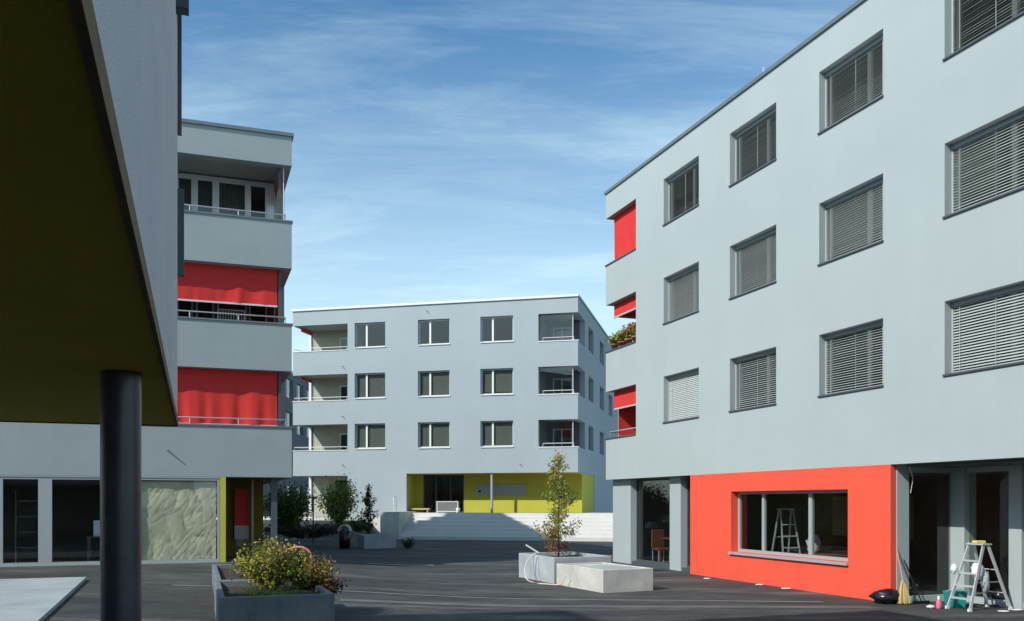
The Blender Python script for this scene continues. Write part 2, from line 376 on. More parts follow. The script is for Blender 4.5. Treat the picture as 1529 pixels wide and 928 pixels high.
# ground floor
for x0,x1 in ((0,1.25),(3.69,4.3)):
    b=MB(); b.box(x0,x1,.25,.62,-.2,2.649); b.build('pillar',M['pillar'],RB,bevel=.01)
b=MB(); mullion(b,1.25,3.69,.1,2.62,.45,.52,.05); mullion(b,4.3,5.3,.1,2.62,.45,.52,.05); b.box(1.25,5.3,.3,.52,-.1,.10)
so=b.build('shop_window',M['dark_frame'],RB)
p=MB(); p.box(1.3,3.64,.47,.485,.15,2.57); p.box(4.35,5.25,.47,.485,.15,2.57); p.build('pane',M['glass_dk'],so)
b=MB(); b.wall('x',5.25,12.6,-.2,2.652,-.004,.13,[(7.19,11.41,.70,2.19)]); 
b.build('red_wall',M['red_wall'],RB)
b=MB(); b.wall('x',5.25,12.5,-.2,2.649,.133,.33,[(7.19,11.41,.70,2.19)]); b.build('wall_lining',M['red_wall'],RB)
b=MB(); mullion(b,0,4.22,0,1.49,.2,.27,.07); b.box(1.0,1.09,.195,.268,.07,1.42); b.box(2.72,2.83,.195,.268,.07,1.42)
w=b.build('window',M['grey_frame'],RB); w.location=(7.19,0,.70)
p=MB(); p.box(.06,4.16,.23,.24,.06,1.43); p.build('pane',M['glass_dk'],w)
p=MB(); p.box(-.03,4.25,-.07,.2,-.06,-.002); p.build('sill',M['grey_frame'],w)
# glazed return and recessed shop front with columns
b=MB(); b.box(12.505,12.62,.133,.42,-.1,2.65); b.box(12.56,12.66,.42,1.45,-.1,.12); b.box(12.56,12.66,.42,1.45,2.5,2.65)
b.build('return_frame',M['pillar'],RB)
for x,x2 in ((12.57,12.95),(13.95,14.22),(15.9,16.17),(17.9,18.17),(20.,20.27),(22.,22.27)):
    b=MB(); b.box(x,x2,1.45,1.75,-.1,2.65); b.build('shop_column',M['pillar'],RB)
b=MB(); b.box(12.95,LEN-.4,1.50,1.66,-.1,.12); b.build('threshold',M['pillar'],RB)
b=MB(); b.box(12.95,LEN-.4,1.50,1.66,2.5,2.65); b.build('lintel',M['pillar'],RB)
b=MB(); b.box(12.60,12.615,.42,1.45,.12,2.5); b.box(14.22,15.9,1.57,1.585,.12,2.5); b.box(16.17,17.9,1.57,1.585,.12,2.5); b.box(12.95,13.95,1.57,1.585,.12,2.5); b.build('shop_glass',M['glass_dk'],RB)
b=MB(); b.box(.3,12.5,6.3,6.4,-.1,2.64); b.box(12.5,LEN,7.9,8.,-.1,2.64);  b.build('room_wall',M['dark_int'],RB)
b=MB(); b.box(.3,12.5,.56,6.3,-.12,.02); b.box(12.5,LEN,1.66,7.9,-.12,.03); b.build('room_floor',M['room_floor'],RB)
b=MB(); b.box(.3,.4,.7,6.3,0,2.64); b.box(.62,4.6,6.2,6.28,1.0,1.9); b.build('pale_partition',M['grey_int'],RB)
b=MB(); b.box(3.4,6.6,6.15,6.28,.9,2.1); b.box(12.9,14.6,6.2,6.4,.9,2.0); b.build('tan_panel',M['tan'],RB)
b=MB(); b.box(12.7,LEN,.302,1.45,2.60,2.645); b.build('soffit',M['dark_frame'],RB)
b=MB(); b.box(14.9,15.02,1.50,1.52,2.0,2.2); 
b.build('notice',M['cloth'],RB)
b=MB(); b.tube([(12.75,.3,2.62),(12.78,.34,2.45),(12.74,.4,2.35),(12.7,.38,2.1)],.006,5); b.build('loose_cable',M['cloth'],RB)

def RW(x,y,z=0): q=RB_M@Vector((x,y,z)); return q
RB_M=Matrix.Translation((3.04,29.0,0))@Matrix.Rotation(TH-math.pi/2,4,'Z')

# ------------------------------------------------------------------ LEFT building (local x=0 at its right corner, y inward)
LB=empty('apartment_building',(L0.x,L0.y,0),TH,
  'grey apartment block with red balcony blinds above a shop window covered in olive paper','apartment building')
W=20.; DL=16.5; LW=3.9
holes=[(-LW,0,SILL[k],TOP[k]) for k in range(3)]
b=MB(); b.wall('x',-W,0,2.60,ROOF,0,.3,holes)
b.wall('y',.3,DL,2.60,ROOF,-.3,0,[(0,2.2,SILL[k],TOP[k]) for k in range(3)])
b.wall('y',.3,DL,2.60,ROOF,-W,-W+.3,[]); b.wall('x',-W+.3,-.3,2.60,ROOF,DL-.3,DL,[])
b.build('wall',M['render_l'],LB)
b=MB(); b.box(-W,.05,-.05,.1,ROOF-.02,ROOF+.07); b.box(-.1,.05,.1,DL,ROOF-.02,ROOF+.07); b.box(-W,-.1,.1,DL,ROOF-.3,ROOF-.1); b.build('roof_edge',M['cap'],LB)
b=MB()
for zz,th in ((2.603,.3),(5.68,.09),(8.48,.09),(11.33,.2)): b.box(-W+.302,-.302,.302,DL-.302,zz,zz+th)
b.build('floor_slab',M['ceiling'],LB)
for k in range(3):
    f0=SILL[k]-1.
    b=MB(); b.box(-LW,.03,-.03,.32,SILL[k]-.02,SILL[k]+.02); b.box(-.32,.03,.32,2.2,SILL[k]-.02,SILL[k]+.02); b.build('parapet_cap',M['cap'],LB)
    hl=[(-3.6,-3.08,f0,TOP[k]+.10),(-2.97,-2.54,f0,TOP[k]+.10),(-2.46,-1.97,f0,TOP[k]+.10),(-1.88,-1.07,f0,TOP[k]+.10),(-1.0,-.50,f0,TOP[k]+.10)]
    b=MB(); b.wall('x',-LW-.1,-.302,f0,TOP[k]+.185,2.1,2.2,hl); b.wall('y',.302,2.1,f0,TOP[k]+.185,-LW-.1,-LW-.0,[])
    b.build('loggia_wall',M['white_paint'] if k==2 else M['grey_int'],LB)
    wp=MB()
    for h in hl: mullion(wp,h[0],h[1],h[2],h[3],2.12,2.17,.05)
    wn=wp.build('window',M['white_paint'],LB)
    p=MB()
    for h in hl: p.box(h[0]+.04,h[1]-.04,2.14,2.15,h[2]+.04,h[3]-.04)
    p.build('pane',M['glass'],wn)
    cu=MB()
    for h in hl[:4]:
        vs=[];kk=24
        for j in (0,1):
            for i in range(kk+1): vs.append((h[0]+(h[1]-h[0])*i/kk,2.34+.03*math.sin(i*1.9),h[2] if j==0 else h[3]))
        cu.add(vs,[(i,i+1,kk+2+i,kk+1+i) for i in range(kk)],True)
    cu.build('curtain',M['grey_int'],LB)
    p=MB(); p.box(-.33,-.26,.26,.33,SILL[k]+.02,TOP[k]+.02); p.build('corner_post',M['dark_frame'],LB)
cloth_blind(LB,-3.8,-.36,TOP[1]+.02,TOP[1]-.98,.28,seed=11,amp=.05)
cloth_blind(LB,-3.8,-.36,TOP[0]+.02,SILL[0]+.06,.28,seed=14,amp=.06)
cloth_blind(LB,.36,2.1,TOP[2]+.02,TOP[2]-.42,-.28,axis='y',seed=12,amp=.01)
cloth_blind(LB,.36,2.1,TOP[1]+.02,SILL[1]+.3,-.28,axis='y',seed=13,amp=.02)
cloth_blind(LB,.36,2.1,TOP[0]+.02,SILL[0]+.3,-.28,axis='y',seed=15,amp=.02)
for k in range(3): rail(LB,[(-LW+.05,.12),(-.16,.12),(-.16,2.1)],SILL[k],.2)
b=MB()
for k,xx in ((2,-.2),): b.tube([(xx,.2,SILL[k]),(xx,.2,TOP[k])],.012,6)
b.build('guide_wire',M['alu'],LB)
# ground floor shop front, ground is 0.33 higher here
b=MB(); b.box(-1.86,-1.715,.0,.3,0,2.597)
b.build('yellow_wall',M['yellow'],LB)
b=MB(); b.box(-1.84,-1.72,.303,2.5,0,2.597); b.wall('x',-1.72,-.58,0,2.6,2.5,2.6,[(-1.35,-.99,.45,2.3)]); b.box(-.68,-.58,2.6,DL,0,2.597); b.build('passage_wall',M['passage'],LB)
b=MB(); b.box(-1.40,-1.0,2.35,2.44,1.25,2.32); b.build('red_panel',M['red_in'],LB)
b=MB(); b.box(-1.40,-1.0,2.35,2.44,.85,1.24); b.build('grey_panel',M['grey_frame'],LB)
b=MB(); b.box(-.93,-.87,2.2,2.3,.3,2.6); b.build('door_frame',M['grey_frame'],LB)
b=MB(); b.box(-.52,-.36,.3,.46,0,2.6); b.build('corner_column',M['dark_frame'],LB)
b=MB(); xsm=[-1.87,-4.2,-5.95,-6.15,-7.3]
mullion(b,-3.95,-1.87,.36,2.56,.02,.10,.06); mullion(b,-5.93,-3.95,.36,2.56,.02,.10,.06); mullion(b,-7.02,-6.12,.36,2.56,.02,.1,.06); b.box(-6.12,-5.93,.02,.12,.36,2.56)
mullion(b,-9.5,-7.2,.36,2.56,.02,.1,.06); b.box(-7.2,-7.02,.02,.12,.36,2.56)
b.box(-W,-1.87,.0,.2,0,.36); b.box(-W,-1.87,.003,.3,2.56,2.599); b.box(-W,-9.5,.01,.3,.36,2.56)
sw=b.build('shop_window',M['grey_frame'],LB)
p=MB()
for a,c in ((-3.9,-1.92),(-5.88,-4.0),(-6.97,-6.17),(-9.45,-7.25)): p.box(a,c,.055,.065,.41,2.51)
p.build('pane',M['glass_cl'],sw)
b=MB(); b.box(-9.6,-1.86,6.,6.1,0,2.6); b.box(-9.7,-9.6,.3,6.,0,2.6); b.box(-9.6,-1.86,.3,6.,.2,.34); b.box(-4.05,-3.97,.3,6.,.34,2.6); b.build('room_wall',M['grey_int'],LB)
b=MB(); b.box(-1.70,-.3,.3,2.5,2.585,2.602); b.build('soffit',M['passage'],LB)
# overflow spouts
def spouts(parent,pts,m):
    for x,z in pts:
        s=MB(); s.tube([(x,.02,z),(x,-.16,z-.01)],.018,8); s.build('spout',m,parent)
spouts(LB,[(-3.15,3.27)],M['dark_frame'])

# ------------------------------------------------------------------ NEAR building overhead left (local x runs away from the camera, y inward)
NR=9.75
NB=empty('apartment_building',(-2.974,7.96,0),TH+math.pi/2,
  'near apartment block overhanging at top left with an olive yellow underside','apartment building')
b=MB(); b.wall('x',-26,0,2.65,NR,0,.35,[(-3.4,-.02,6.05,9.1),]); b.wall('y',.35,24,2.65,NR,-.35,0,[]); b.wall('y',.35,24,2.65,NR,-26,-25.65,[]); b.wall('x',-25.65,-.35,2.65,NR,23.65,24,[])
b.box(-25.65,-.35,.35,23.65,NR-.3,NR)
b.build('wall',M['render_n'],NB)
b=MB(); b.box(-12,-.08,10.4,24,NR+.003,14.); b.build('shadow_block',M['render_n'],NB)  # unseen block added on the roof to cast the foreground shadow
b=MB(); b.box(-25.98,-.012,.012,23.98,2.61,2.652); b.build('soffit',M['soffit'],NB)
b=MB(); b.box(-26,0,-.006,.012,2.60,2.668); b.box(-.012,.006,.0,15,2.60,2.668); b.build('soffit_edge',mat('soffit_edge',(.20,.13,.04),.8,var=.3,vscale=9),NB)
b=MB(); b.box(-.75,-.62,-.10,-.0,5.95,9.2); b.box(-3.4,-.02,-.06,.0,9.05,9.2); b.build('blind_guide',M['dark_frame'],NB)
b=MB(); b.box(-.012,.03,-.035,.03,5.20,9.3); b.build('corner_trim',mat('brown_trim',(.10,.07,.08),.5),NB)
b=MB(); b.box(.0,.06,-.055,.03,3.95,4.72); b.build('side_panel',M['dark_frame'],NB)
b=MB(); b.box(-20.,-3.,9.,9.2,0,2.6); b.box(-20.2,-20,4,9.2,0,2.6); b.build('ground_floor_wall',M['render_n'],NB)
# steel column under it
t=empty('column',(-2.053,4.70,0),0,'dark round steel column carrying the olive underside, close at left','column')
b=MB(); b.lathe((0,0,0),[(.1,0),(.1,2.61)],48); b.build('shaft',M['steel'],t)
b=MB(); b.lathe((0,0,0),[(.0,.012),(.16,.012),(.16,0)],32); b.build('base_plate',M['dark_frame'],t)

# ------------------------------------------------------------------ CENTRE building
CB=empty('apartment_building',(C0.x,C0.y,0),-TC,
  'four storey grey apartment block with white window frames above the pale steps','apartment building')
CW=16.3; CD=18.; CR=12.70; cb=3.49
cs=(4.82,7.61,10.41); ct=(6.28,9.08,11.88); ws=(4.90,7.70,10.52)
wc=[3.75,7.46,11.0]; ww=1.81
holes=[(0,6.8,0,0)]
holes=[]
for k in range(3):
    holes+= [(0,3.33,cs[k],ct[k]),(14.18,CW,cs[k],ct[k])]+[(c,c+ww,ws[k],ct[k]) for c in wc]
holes+=[(0,3.33,1.0,3.40),(6.8,CW,-1,cb)]
sh=[(0,2.4,cs[k],ct[k]) for k in range(3)]+[(y0,y0+1.9,ws[k],ct[k]) for k in range(3) for y0 in (3.76,8.4,12.7)]+[(0,6,1.3,cb)]
b=MB(); b.wall('x',0,CW,0,CR,0,.3,holes); b.wall('y',.3,CD,0,CR,CW-.3,CW,sh)
b.wall('y',.3,CD,0,CR,0,.3,[(0,2.1,cs[k],ct[k]) for k in range(3)]+[(0,2.1,1.0,3.4)]); b.wall('x',.3,CW-.3,0,CR,CD-.3,CD,[])
b.build('wall',M['render_c'],CB)
b=MB(); b.box(-.05,CW+.03,-.08,.25,CR,CR+.12); b.box(-.05,.2,.25,CD,CR,CR+.12); b.box(.2,CW-.2,.25,CD,CR-.3,CR-.05); b.build('roof_edge',M['white_paint'],CB)
b=MB(); b.box(CW-.2,CW+.05,.25,CD,CR,CR+.11); b.build('roof_edge',M['cap'],CB)
b=MB()
for zz in (3.50,6.38,9.18,11.95): b.box(.302,CW-.302,.302,CD-.302,zz,zz+.2)
b.box(.302,CW-.302,.302,CD-.302,1.1,1.33)
b.build('floor_slab',M['ceiling'],CB)
for k in range(3):
    f0=cs[k]-1.
    b=MB(); b.wall('x',.0,3.4,f0,ct[k]+.1,2.1,2.2,[(1.9,2.9,f0,ct[k]-.35)]); b.wall('y',.302,2.1,f0,ct[k]+.1,3.335,3.45,[]); 
    b.build('loggia_wall',M['cream'],CB)
    b=MB(); b.wall('x',14.1,CW-.3,f0,ct[k]+.1,2.4,2.5,[(14.5,15.6,f0,ct[k]-.3)]); b.wall('y',.302,2.4,f0,ct[k]+.1,14.08,14.178,[]); b.build('loggia_wall',M['grey_int'],CB)
    b=MB(); b.box(-.02,3.33,-.03,.32,cs[k]-.02,cs[k]+.02); b.build('parapet_cap',M['white_paint'],CB)
    b=MB(); b.box(14.18,CW+.03,-.03,.32,cs[k]-.02,cs[k]+.03); b.build('parapet_cap',M['white_paint'],CB)
    b=MB(); b.box(-.01,.14,2.02,2.22,f0,ct[k]); b.build('corner_post',M['white_paint'],CB)
    rail(CB,[(.05,2.0),(.05,.1),(3.25,.1)],cs[k],.2,m=M['white_paint'],r=.016)
    rail(CB,[(14.4,.15),(CW-.25,.15)],cs[k],.22,m=M['white_paint'],r=.016)
    b=MB(); b.tube([(CW-.3,.2,cs[k]),(CW-.3,.2,ct[k])],.022,6); b.build('glazing_post',M['white_paint'],CB)
    b=MB(); b.box(14.2,CW-.33,.235,.245,cs[k]+.03,ct[k]-.02); b.build('loggia_glazing',M['glass'],CB)
    fr=MB(); mullion(fr,14.5,15.6,f0,ct[k]-.3,2.42,2.48,.07,[15.0]); wn=fr.build('window',M['white_paint'],CB)
    p=MB(); p.box(14.55,15.55,2.44,2.45,f0,ct[k]-.35); p.build('pane',M['glass'],wn)
    fr=MB(); mullion(fr,1.9,2.9,f0,ct[k]-.35,2.12,2.18,.07,[2.4]); wn=fr.build('window',M['white_paint'],CB)
    p=MB(); p.box(1.95,2.85,2.14,2.15,f0,ct[k]-.4); p.build('pane',M['glass'],wn)
    for c in wc: make_window(CB,c,ws[k],ww,ct[k]-ws[k],.36,M['white_paint'],None,None,'white',{0:(1,.97,1),1:(1,1,.93),2:(None,None,None)}[k][wc.index(c)])
    for y0 in (3.76,8.4,12.7):
        b=MB(); mullion(b,y0,y0+1.9,ws[k],ct[k],-.30,-.24,.06,[y0+.7])
        m_=MB(); m_.v=[(CW+vv[1],vv[0],vv[2]) for vv in b.v]; m_.f=[tuple(reversed(q)) for q in b.f]; m_.sm=b.sm; m_.mi=b.mi
        wn=m_.build('window',M['dark_frame'],CB); p=MB(); p.box(CW-.27,CW-.262,y0+.05,y0+1.85,ws[k]+.05,ct[k]-.05); p.build('pane',M['glass'],wn)
cloth_blind(CB,.5,1.9,ct[2]+.02,ct[2]-.18,.25,axis='y',seed=21,amp=.01)
cloth_blind(CB,.5,1.9,ct[1]+.02,ct[1]-.15,.25,axis='y',seed=22,amp=.01)
b=MB()
for c in (6.5,10.1): b.box(c,c+.1,.31,6.,3.7,11.9)
b.box(3.5,14,6,6.1,3.7,11.9); b.build('room_wall',M['cream'],CB)
spouts(CB,[(8.0,12.35),(3.05,9.5),(3.05,6.7),(3.05,4.0),(13.2,3.95)],M['dark_frame'])
# ground storey: yellow recess, glazed entrance
b=MB(); b.box(9.64,CW-.03,1.5,1.6,1.33,cb+.01); b.box(6.8,6.803,.3,1.5,1.33,cb); b.box(6.803,7.25,1.5,1.6,1.33,cb+.01); b.box(CW-.13,CW-.03,1.6,6.,1.33,cb+.01); b.build('yellow_wall',M['yellow'],CB)
b=MB(); b.box(6.803,CW-.02,.302,1.5,cb-.03,cb+.002); b.build('soffit',M['soffit'],CB)
b=MB(); mullion(b,7.25,9.64,1.33,cb,1.52,1.6,.07,[8.0,8.85]); dr=b.build('entrance_door',M['dark_frame'],CB)
p=MB(); p.box(7.3,9.6,1.55,1.56,1.38,cb-.05); p.build('pane',M['glass_dk'],dr)
b=MB(); b.box(7.25,9.7,5,5.1,1.33,cb); b.box(9.64,9.7,1.6,5,1.33,cb); b.box(7.2,7.25,1.6,5,1.33,cb); b.build('lobby_wall',M['dark_int'],CB)
b=MB(); b.box(10.34,13.23,1.45,1.5,2.34,2.9); 
for i in range(1,8): b.box(10.34+i*.361-.008,10.34+i*.361+.008,1.444,1.45,2.36,2.88)
b.build('letterbox_panel',M['grey_frame'],CB,bevel=.01)
b=MB(); b.box(10.5,10.62,1.43,1.45,2.46,2.58); b.build('bell_panel',M['black'],CB)
b=MB(); b.tube([(11.6,.15,1.33),(11.6,.15,cb)],.07,16); b.build('entrance_column',M['grey_frame'],CB)
b=MB(); b.wall('x',.0,3.4,1.0,3.45,2.1,2.2,[(1.6,2.6,1.,3.2)]); b.wall('y',.302,2.1,1.0,3.45,3.335,3.45,[]); b.build('loggia_wall',M['cream'],CB)
b=MB(); b.box(-.01,.14,2.02,2.22,1.,3.4); b.build('corner_post',M['white_paint'],CB)

CM=Matrix.Translation((C0.x,C0.y,0))@Matrix.Rotation(-TC,4,'Z')
# terrace + flight of steps
b=MB(); ns=7; y0=-2.78; tr=.34
for i in range(ns):
    zt=1.35*(i+1)/ns; b.box(7.36,26,y0+i*tr,y0+(i+1)*tr if i<ns-1 else .0,-.2 if i==0 else 1.35*i/ns-.02,zt)
    if i<ns-1: b.box(7.36,26,y0+(i+1)*tr,.0,-.2,zt-.01) if i==0 else None
b.box(CW+.003,26,0.0,20,.5,1.345)
o=b.build('steps',M['steps'],bevel=.012); o.matrix_world=CM; tag(o,'wide flight of pale concrete steps rising to the yellow entrance','steps')
b=MB(); b.box(6.3,7.36,-2.6,-.003,-.2,1.42)
o=b.build('stair_wall',M['concrete'],bevel=.015); o.matrix_world=CM; tag(o,'grey concrete side wall at the left end of the pale steps','wall')
b=MB(); b.box(-8,6.29,-2.0,-1.75,-.2,1.12)
o=b.build('ledge_wall',M['steps'],bevel=.01); o.matrix_world=CM; tag(o,'long low pale ledge wall behind the bamboo, left of the steps','wall')
b=MB(); b.box(6.81,CW,0.002,1.5,.5,1.346); o=b.build('terrace_floor',M['floor_dk']); o.matrix_world=CM; tag(o,kind='structure')
def CWp(x,y,z): return CM@Vector((x,y,z))
t=empty('handrail',CWp(6.7,-1.2,1.42),-TC,'slim hooped metal handrail on the stair side wall','handrail')
b=MB(); b.tube([(0,-.5,0),(0,-.5,.72),(0,-.4,.82),(0,-.2,.82),(0,-.1,.72),(0,-.1,0)],.02,8); b.build('rail',M['alu'],t)
# things on the terrace
t=empty('bench',CWp(7.35,.5,1.35),-TC,'low pale wooden bench at the left of the glazed entrance','bench')
b=MB(); b.box(-.5,.65,-.2,.2,.16,.24); b.build('seat',M['straw'],t)
for s in (-.4,.5): b=MB(); b.box(s,s+.08,-.17,.17,0,.16); b.build('leg',M['wood'],t)
t=empty('glass_screen',CWp(8.5,.2,1.35),-TC,'low pale framed screen standing before the entrance doors','screen')
b=MB(); mullion(b,-.02,1.2,.05,.62,-.03,.03,.04); b.build('frame',M['white_paint'],t)
b=MB(); b.box(.02,1.16,-.01,.01,.09,.58); b.build('panel',M['grey_int'],t)
for s in (0.,1.12): b=MB(); b.box(s,s+.05,-.12,.12,0,.05); b.build('foot',M['white_paint'],t)

# ------------------------------------------------------------------ far building at the gap
EB=empty('apartment_building',(-17.3,62,0),math.pi/2,'dark shaded grey block far back in the gap beside the left building','apartment building')
hz=[(x,x+2.2,s,s+1.5) for x in (6.5,10.,13.5,18,23) for s in (1.7,4.6,7.4,10.)]
b=MB(); b.wall('x',0,40,0,12,0,.3,hz); b.box(0,.3,.3,12,0,12); b.box(39.7,40,.3,12,0,12); b.box(.3,39.7,11.7,12,0,12); b.build('wall',M['render_e'],EB)
b=MB(); b.box(-.1,40.1,-.1,12.1,12.003,12.2); b.build('roof_edge',M['white_paint'],EB)
b=MB(); b.box(.4,39.6,.9,1.0,0,12); b.build('room_wall',M['dark_int'],EB)
for h in hz:
    b=MB(); mullion(b,h[0],h[1],h[2],h[3],.12,.18,.07,[h[0]+.8]); wn=b.build('window',M['grey_frame'],EB)
    p=MB(); p.box(h[0]+.05,h[1]-.05,.14,.15,h[2]+.05,h[3]-.05); p.build('pane',M['glass'],wn)

# ------------------------------------------------------------------ planters
def planter(name,loc,w,l,h,label,m,rot=0,wl=.09):
    t=empty(name,(loc[0],loc[1],0),TH+rot,label,'planter')
    b=MB(); b.box(0,w,0,wl,-.05,h); b.box(0,w,l-wl,l,-.05,h); b.box(0,wl,wl,l-wl,-.05,h); b.box(w-wl,w,wl,l-wl,-.05,h)
    b.build('trough',m,t,bevel=.012)
    b=MB(); k=14; vs=[]
    for j in range(k+1):
        for i in range(k+1):
            x=wl+(w-2*wl)*i/k; y=wl+(l-2*wl)*j/k; vs.append((x,y,h-.09+.05*noise.noise(Vector((x*3,y*3,loc[0])))))
    b.add(vs,[(j*(k+1)+i,j*(k+1)+i+1,(j+1)*(k+1)+i+1,(j+1)*(k+1)+i) for j in range(k) for i in range(k)],True)
    b.build('soil',M['soil'],t)
    return t
planter('planter',(-4.08,12.45),1.60,2.85,.60,'front grey concrete planter holding the big yellow and russet bush',M['planter_dk'])
planter('planter',(-5.02,15.2),1.15,4.1,.60,'rear grey concrete planter standing end to end behind the bush planter',M['planter_dk'])
planter('planter',(.99,21.13),1.55,2.1,.62,'square grey concrete planter with the slender golden sapling',M['concrete_dk'],rot=.06)
PB=planter('planter',(1.93,19.0),1.27,2.14,.49,'long pale concrete bench planter nearest the red wall',M['concrete'],rot=.09)
planter('planter',(-6.1,36.9),1.35,1.6,.55,'small concrete planter in shade at the foot of the steps',M['concrete_dk'])
b=MB(); b.box(.13,1.14,.10,1.3,.38,.478); b.build('seat_slab',M['slab'],PB,bevel=.01)
b=MB(); b.box(.13,1.14,1.32,2.03,.38,.47); b.build('rear_slab',M['concrete'],PB,bevel=.01)

# ------------------------------------------------------------------ plants
def leaf(b,c,size,rnd,mi=0,droop=0):
    u=Vector((rnd.gauss(0,1),rnd.gauss(0,1),rnd.gauss(0,.7)-droop)).normalized(); w=u.cross(Vector((rnd.gauss(0,1),rnd.gauss(0,1),rnd.gauss(0,1)))).normalized()
    s=size*rnd.uniform(.6,1.3); nrm=u.cross(w)
    c=Vector(c); a=c; t=c+u*s; m1=c+u*s*.45+w*s*.33+nrm*s*.12; m2=c+u*s*.45-w*s*.33+nrm*s*.12
    b.add([a,m1,t,m2],[(0,1,2),(0,2,3)],False,mi)
def shrub(loc,rx,ry,h,nb,nl,size,mats,label,wood=True,name='shrub',cat='shrub',seed=0,up=.8,blobs=None,flowers=0,spiky=.0):
    """many-stemmed shrub: stems fan out, leaves cluster on twigs"""
    rnd=random.Random(seed); t=empty(name,loc,0,label,cat); st=MB(); lv=MB(); fl=MB()
    for i in range(nb):
        a=rnd.uniform(0,2*math.pi); q=rnd.uniform(.25,1)**.7
        hh=h*(rnd.uniform(.55,1.0))*(1-.45*q*q)*(1+spiky*rnd.random()**3)
        tip=Vector((math.cos(a)*rx*q,math.sin(a)*ry*q,hh)); base=Vector((tip.x*.12,tip.y*.12,0)); mid=base.lerp(tip,.5)+Vector((rnd.uniform(-.05,.05),rnd.uniform(-.05,.05),h*.1))
        pts=[]; 
        for k in range(6): s=k/5; pts.append(base*(1-s)**2+mid*2*s*(1-s)+tip*s*s)
        st.tube(pts,[.010*(1-.75*k/5)*max(1,h) for k in range(6)],5,cap=False)
        per=nl//nb
        mi=rnd.randrange(len(mats)) if blobs is None else blobs(tip,rnd)
        for k in range(per):
            s=rnd.uniform(.12,1.0)**.8; p=base*(1-s)**2+mid*2*s*(1-s)+tip*s*s
            sp=(.05+.05*s)*max(.6,h); p=p+Vector((rnd.gauss(0,sp),rnd.gauss(0,sp),rnd.gauss(0,sp*.8)))
            if p.z<.0: p.z=.02*rnd.random()
            leaf(lv,p,size,rnd,mi if rnd.random()<.8 else rnd.randrange(len(mats)))
        if flowers and i%flowers==0:
            for _ in range(7): leaf(fl,tip+Vector((rnd.gauss(0,.03),rnd.gauss(0,.03),rnd.gauss(0,.03))),size*1.1,rnd)
    st.build('stems',M['bark'],t); lv.build('foliage',mats,t)
    if fl.v: fl.build('blossoms',M['flower'],t)
    return t
def loc_in(p,a,bb,z): q=Vector(p)+n*a+d*bb; return (q.x,q.y,z)
PF=(-4.08,12.45)
shrub(loc_in(PF,.86,1.75,.5),.56,.6,.86,80,5200,.055,[M['lf_yel'],M['lf_grn'],M['lf_gold']],'rounded yellow green shrub at the left of the front planter',seed=1,spiky=.25)
shrub(loc_in(PF,1.42,1.8,.5),.5,.6,.66,60,3600,.05,[M['lf_red'],M['lf_grn'],M['lf_gold'],M['lf_dk']],'russet and green shrub filling the right of the front planter',seed=2,spiky=.2)
shrub(loc_in(PF,1.72,1.6,.42),.30,.4,.38,26,1100,.05,[M['lf_red'],M['lf_dk']],'low dark russet plant trailing past the planter rim',seed=3)
shrub(loc_in(PF,.8,.62,.5),.62,.5,.10,70,3200,.03,[M['lf_grn'],M['lf_bam']],'low green ground cover along the front rim of the bush planter',seed=4,name='ground_cover_plant',cat='plant')
shrub(loc_in((-5.02,15.2),.7,.6,.5),.4,.4,.12,20,500,.04,[M['lf_dk'],M['lf_red']],'flat dark plant in the rear planter',seed=5)

def sapling(loc,h,r,nl,size,mats,label,seed,trunk_r=.03,dens=None,name='sapling',cat='tree',low=.05,wig=.06):
    rnd=random.Random(seed); t=empty(name,loc,0,label,cat); tk=MB(); br=MB(); lv=MB()
    tr=[Vector((wig*noise.noise(Vector((k*.6,seed,0))),wig*noise.noise(Vector((seed,k*.6,5))),h*k/12)) for k in range(13)]
    tk.tube(tr,[trunk_r*(1-.85*k/12) for k in range(13)],8); 
    nb=int(18+h*9)
    for i in range(nb):
        s=low+(1-low)*((i+rnd.random())/nb); k=s*12; i0=min(11,int(k)); p=tr[i0].lerp(tr[i0+1],k-i0)
        a=rnd.uniform(0,2*math.pi); prof=(math.sin(min(1,(1-s)*1.25+.05)*math.pi/2))*(.55+.45*math.sin(s*9+seed)**2)
        L_=r*prof*rnd.uniform(.55,1.15); q=p+Vector((math.cos(a)*L_,math.sin(a)*L_,L_*rnd.uniform(.2,.8)))
        br.tube([p,p.lerp(q,.5)+Vector((0,0,-.02)),q],[.010,.006,.003],5,cap=False)
        m=int(nl/nb*(.4+prof)); mi=rnd.randrange(len(mats)) if dens is None else dens(s,rnd)
        for _ in range(m):
            u=rnd.random()**.6; c=p.lerp(q,u)+Vector((rnd.gauss(0,.05),rnd.gauss(0,.05),rnd.gauss(0,.05)))*(.6+r)
            leaf(lv,c,size,rnd,mi if rnd.random()<.8 else rnd.randrange(len(mats)),droop=.4)
    tk.build('trunk',M['bark'],t); br.build('branches',M['bark'],t); lv.build('crown',mats,t); return t
sapling((1.18,22.75,.52),2.6,.70,3300,.064,[M['lf_gold'],M['lf_bam'],M['lf_red']],'slender golden brown sapling in the square planter before the pale steps',3,
        dens=lambda s,r:2 if s<.28 and r.random()<.7 else (0 if r.random()<.35 else 1))
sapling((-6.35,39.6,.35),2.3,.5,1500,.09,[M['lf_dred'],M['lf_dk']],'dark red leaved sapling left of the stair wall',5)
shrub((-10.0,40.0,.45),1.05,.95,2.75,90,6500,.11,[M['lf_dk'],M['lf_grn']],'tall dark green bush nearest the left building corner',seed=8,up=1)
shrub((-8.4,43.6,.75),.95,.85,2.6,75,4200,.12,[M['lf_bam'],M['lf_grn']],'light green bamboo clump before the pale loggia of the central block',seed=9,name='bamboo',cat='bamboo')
shrub((-9.0,38.8,.35),2.2,1.2,.75,70,4200,.09,[M['lf_dk'],M['lf_dred']],'low dark planting in shade between the bush and the litter bin',seed=10)
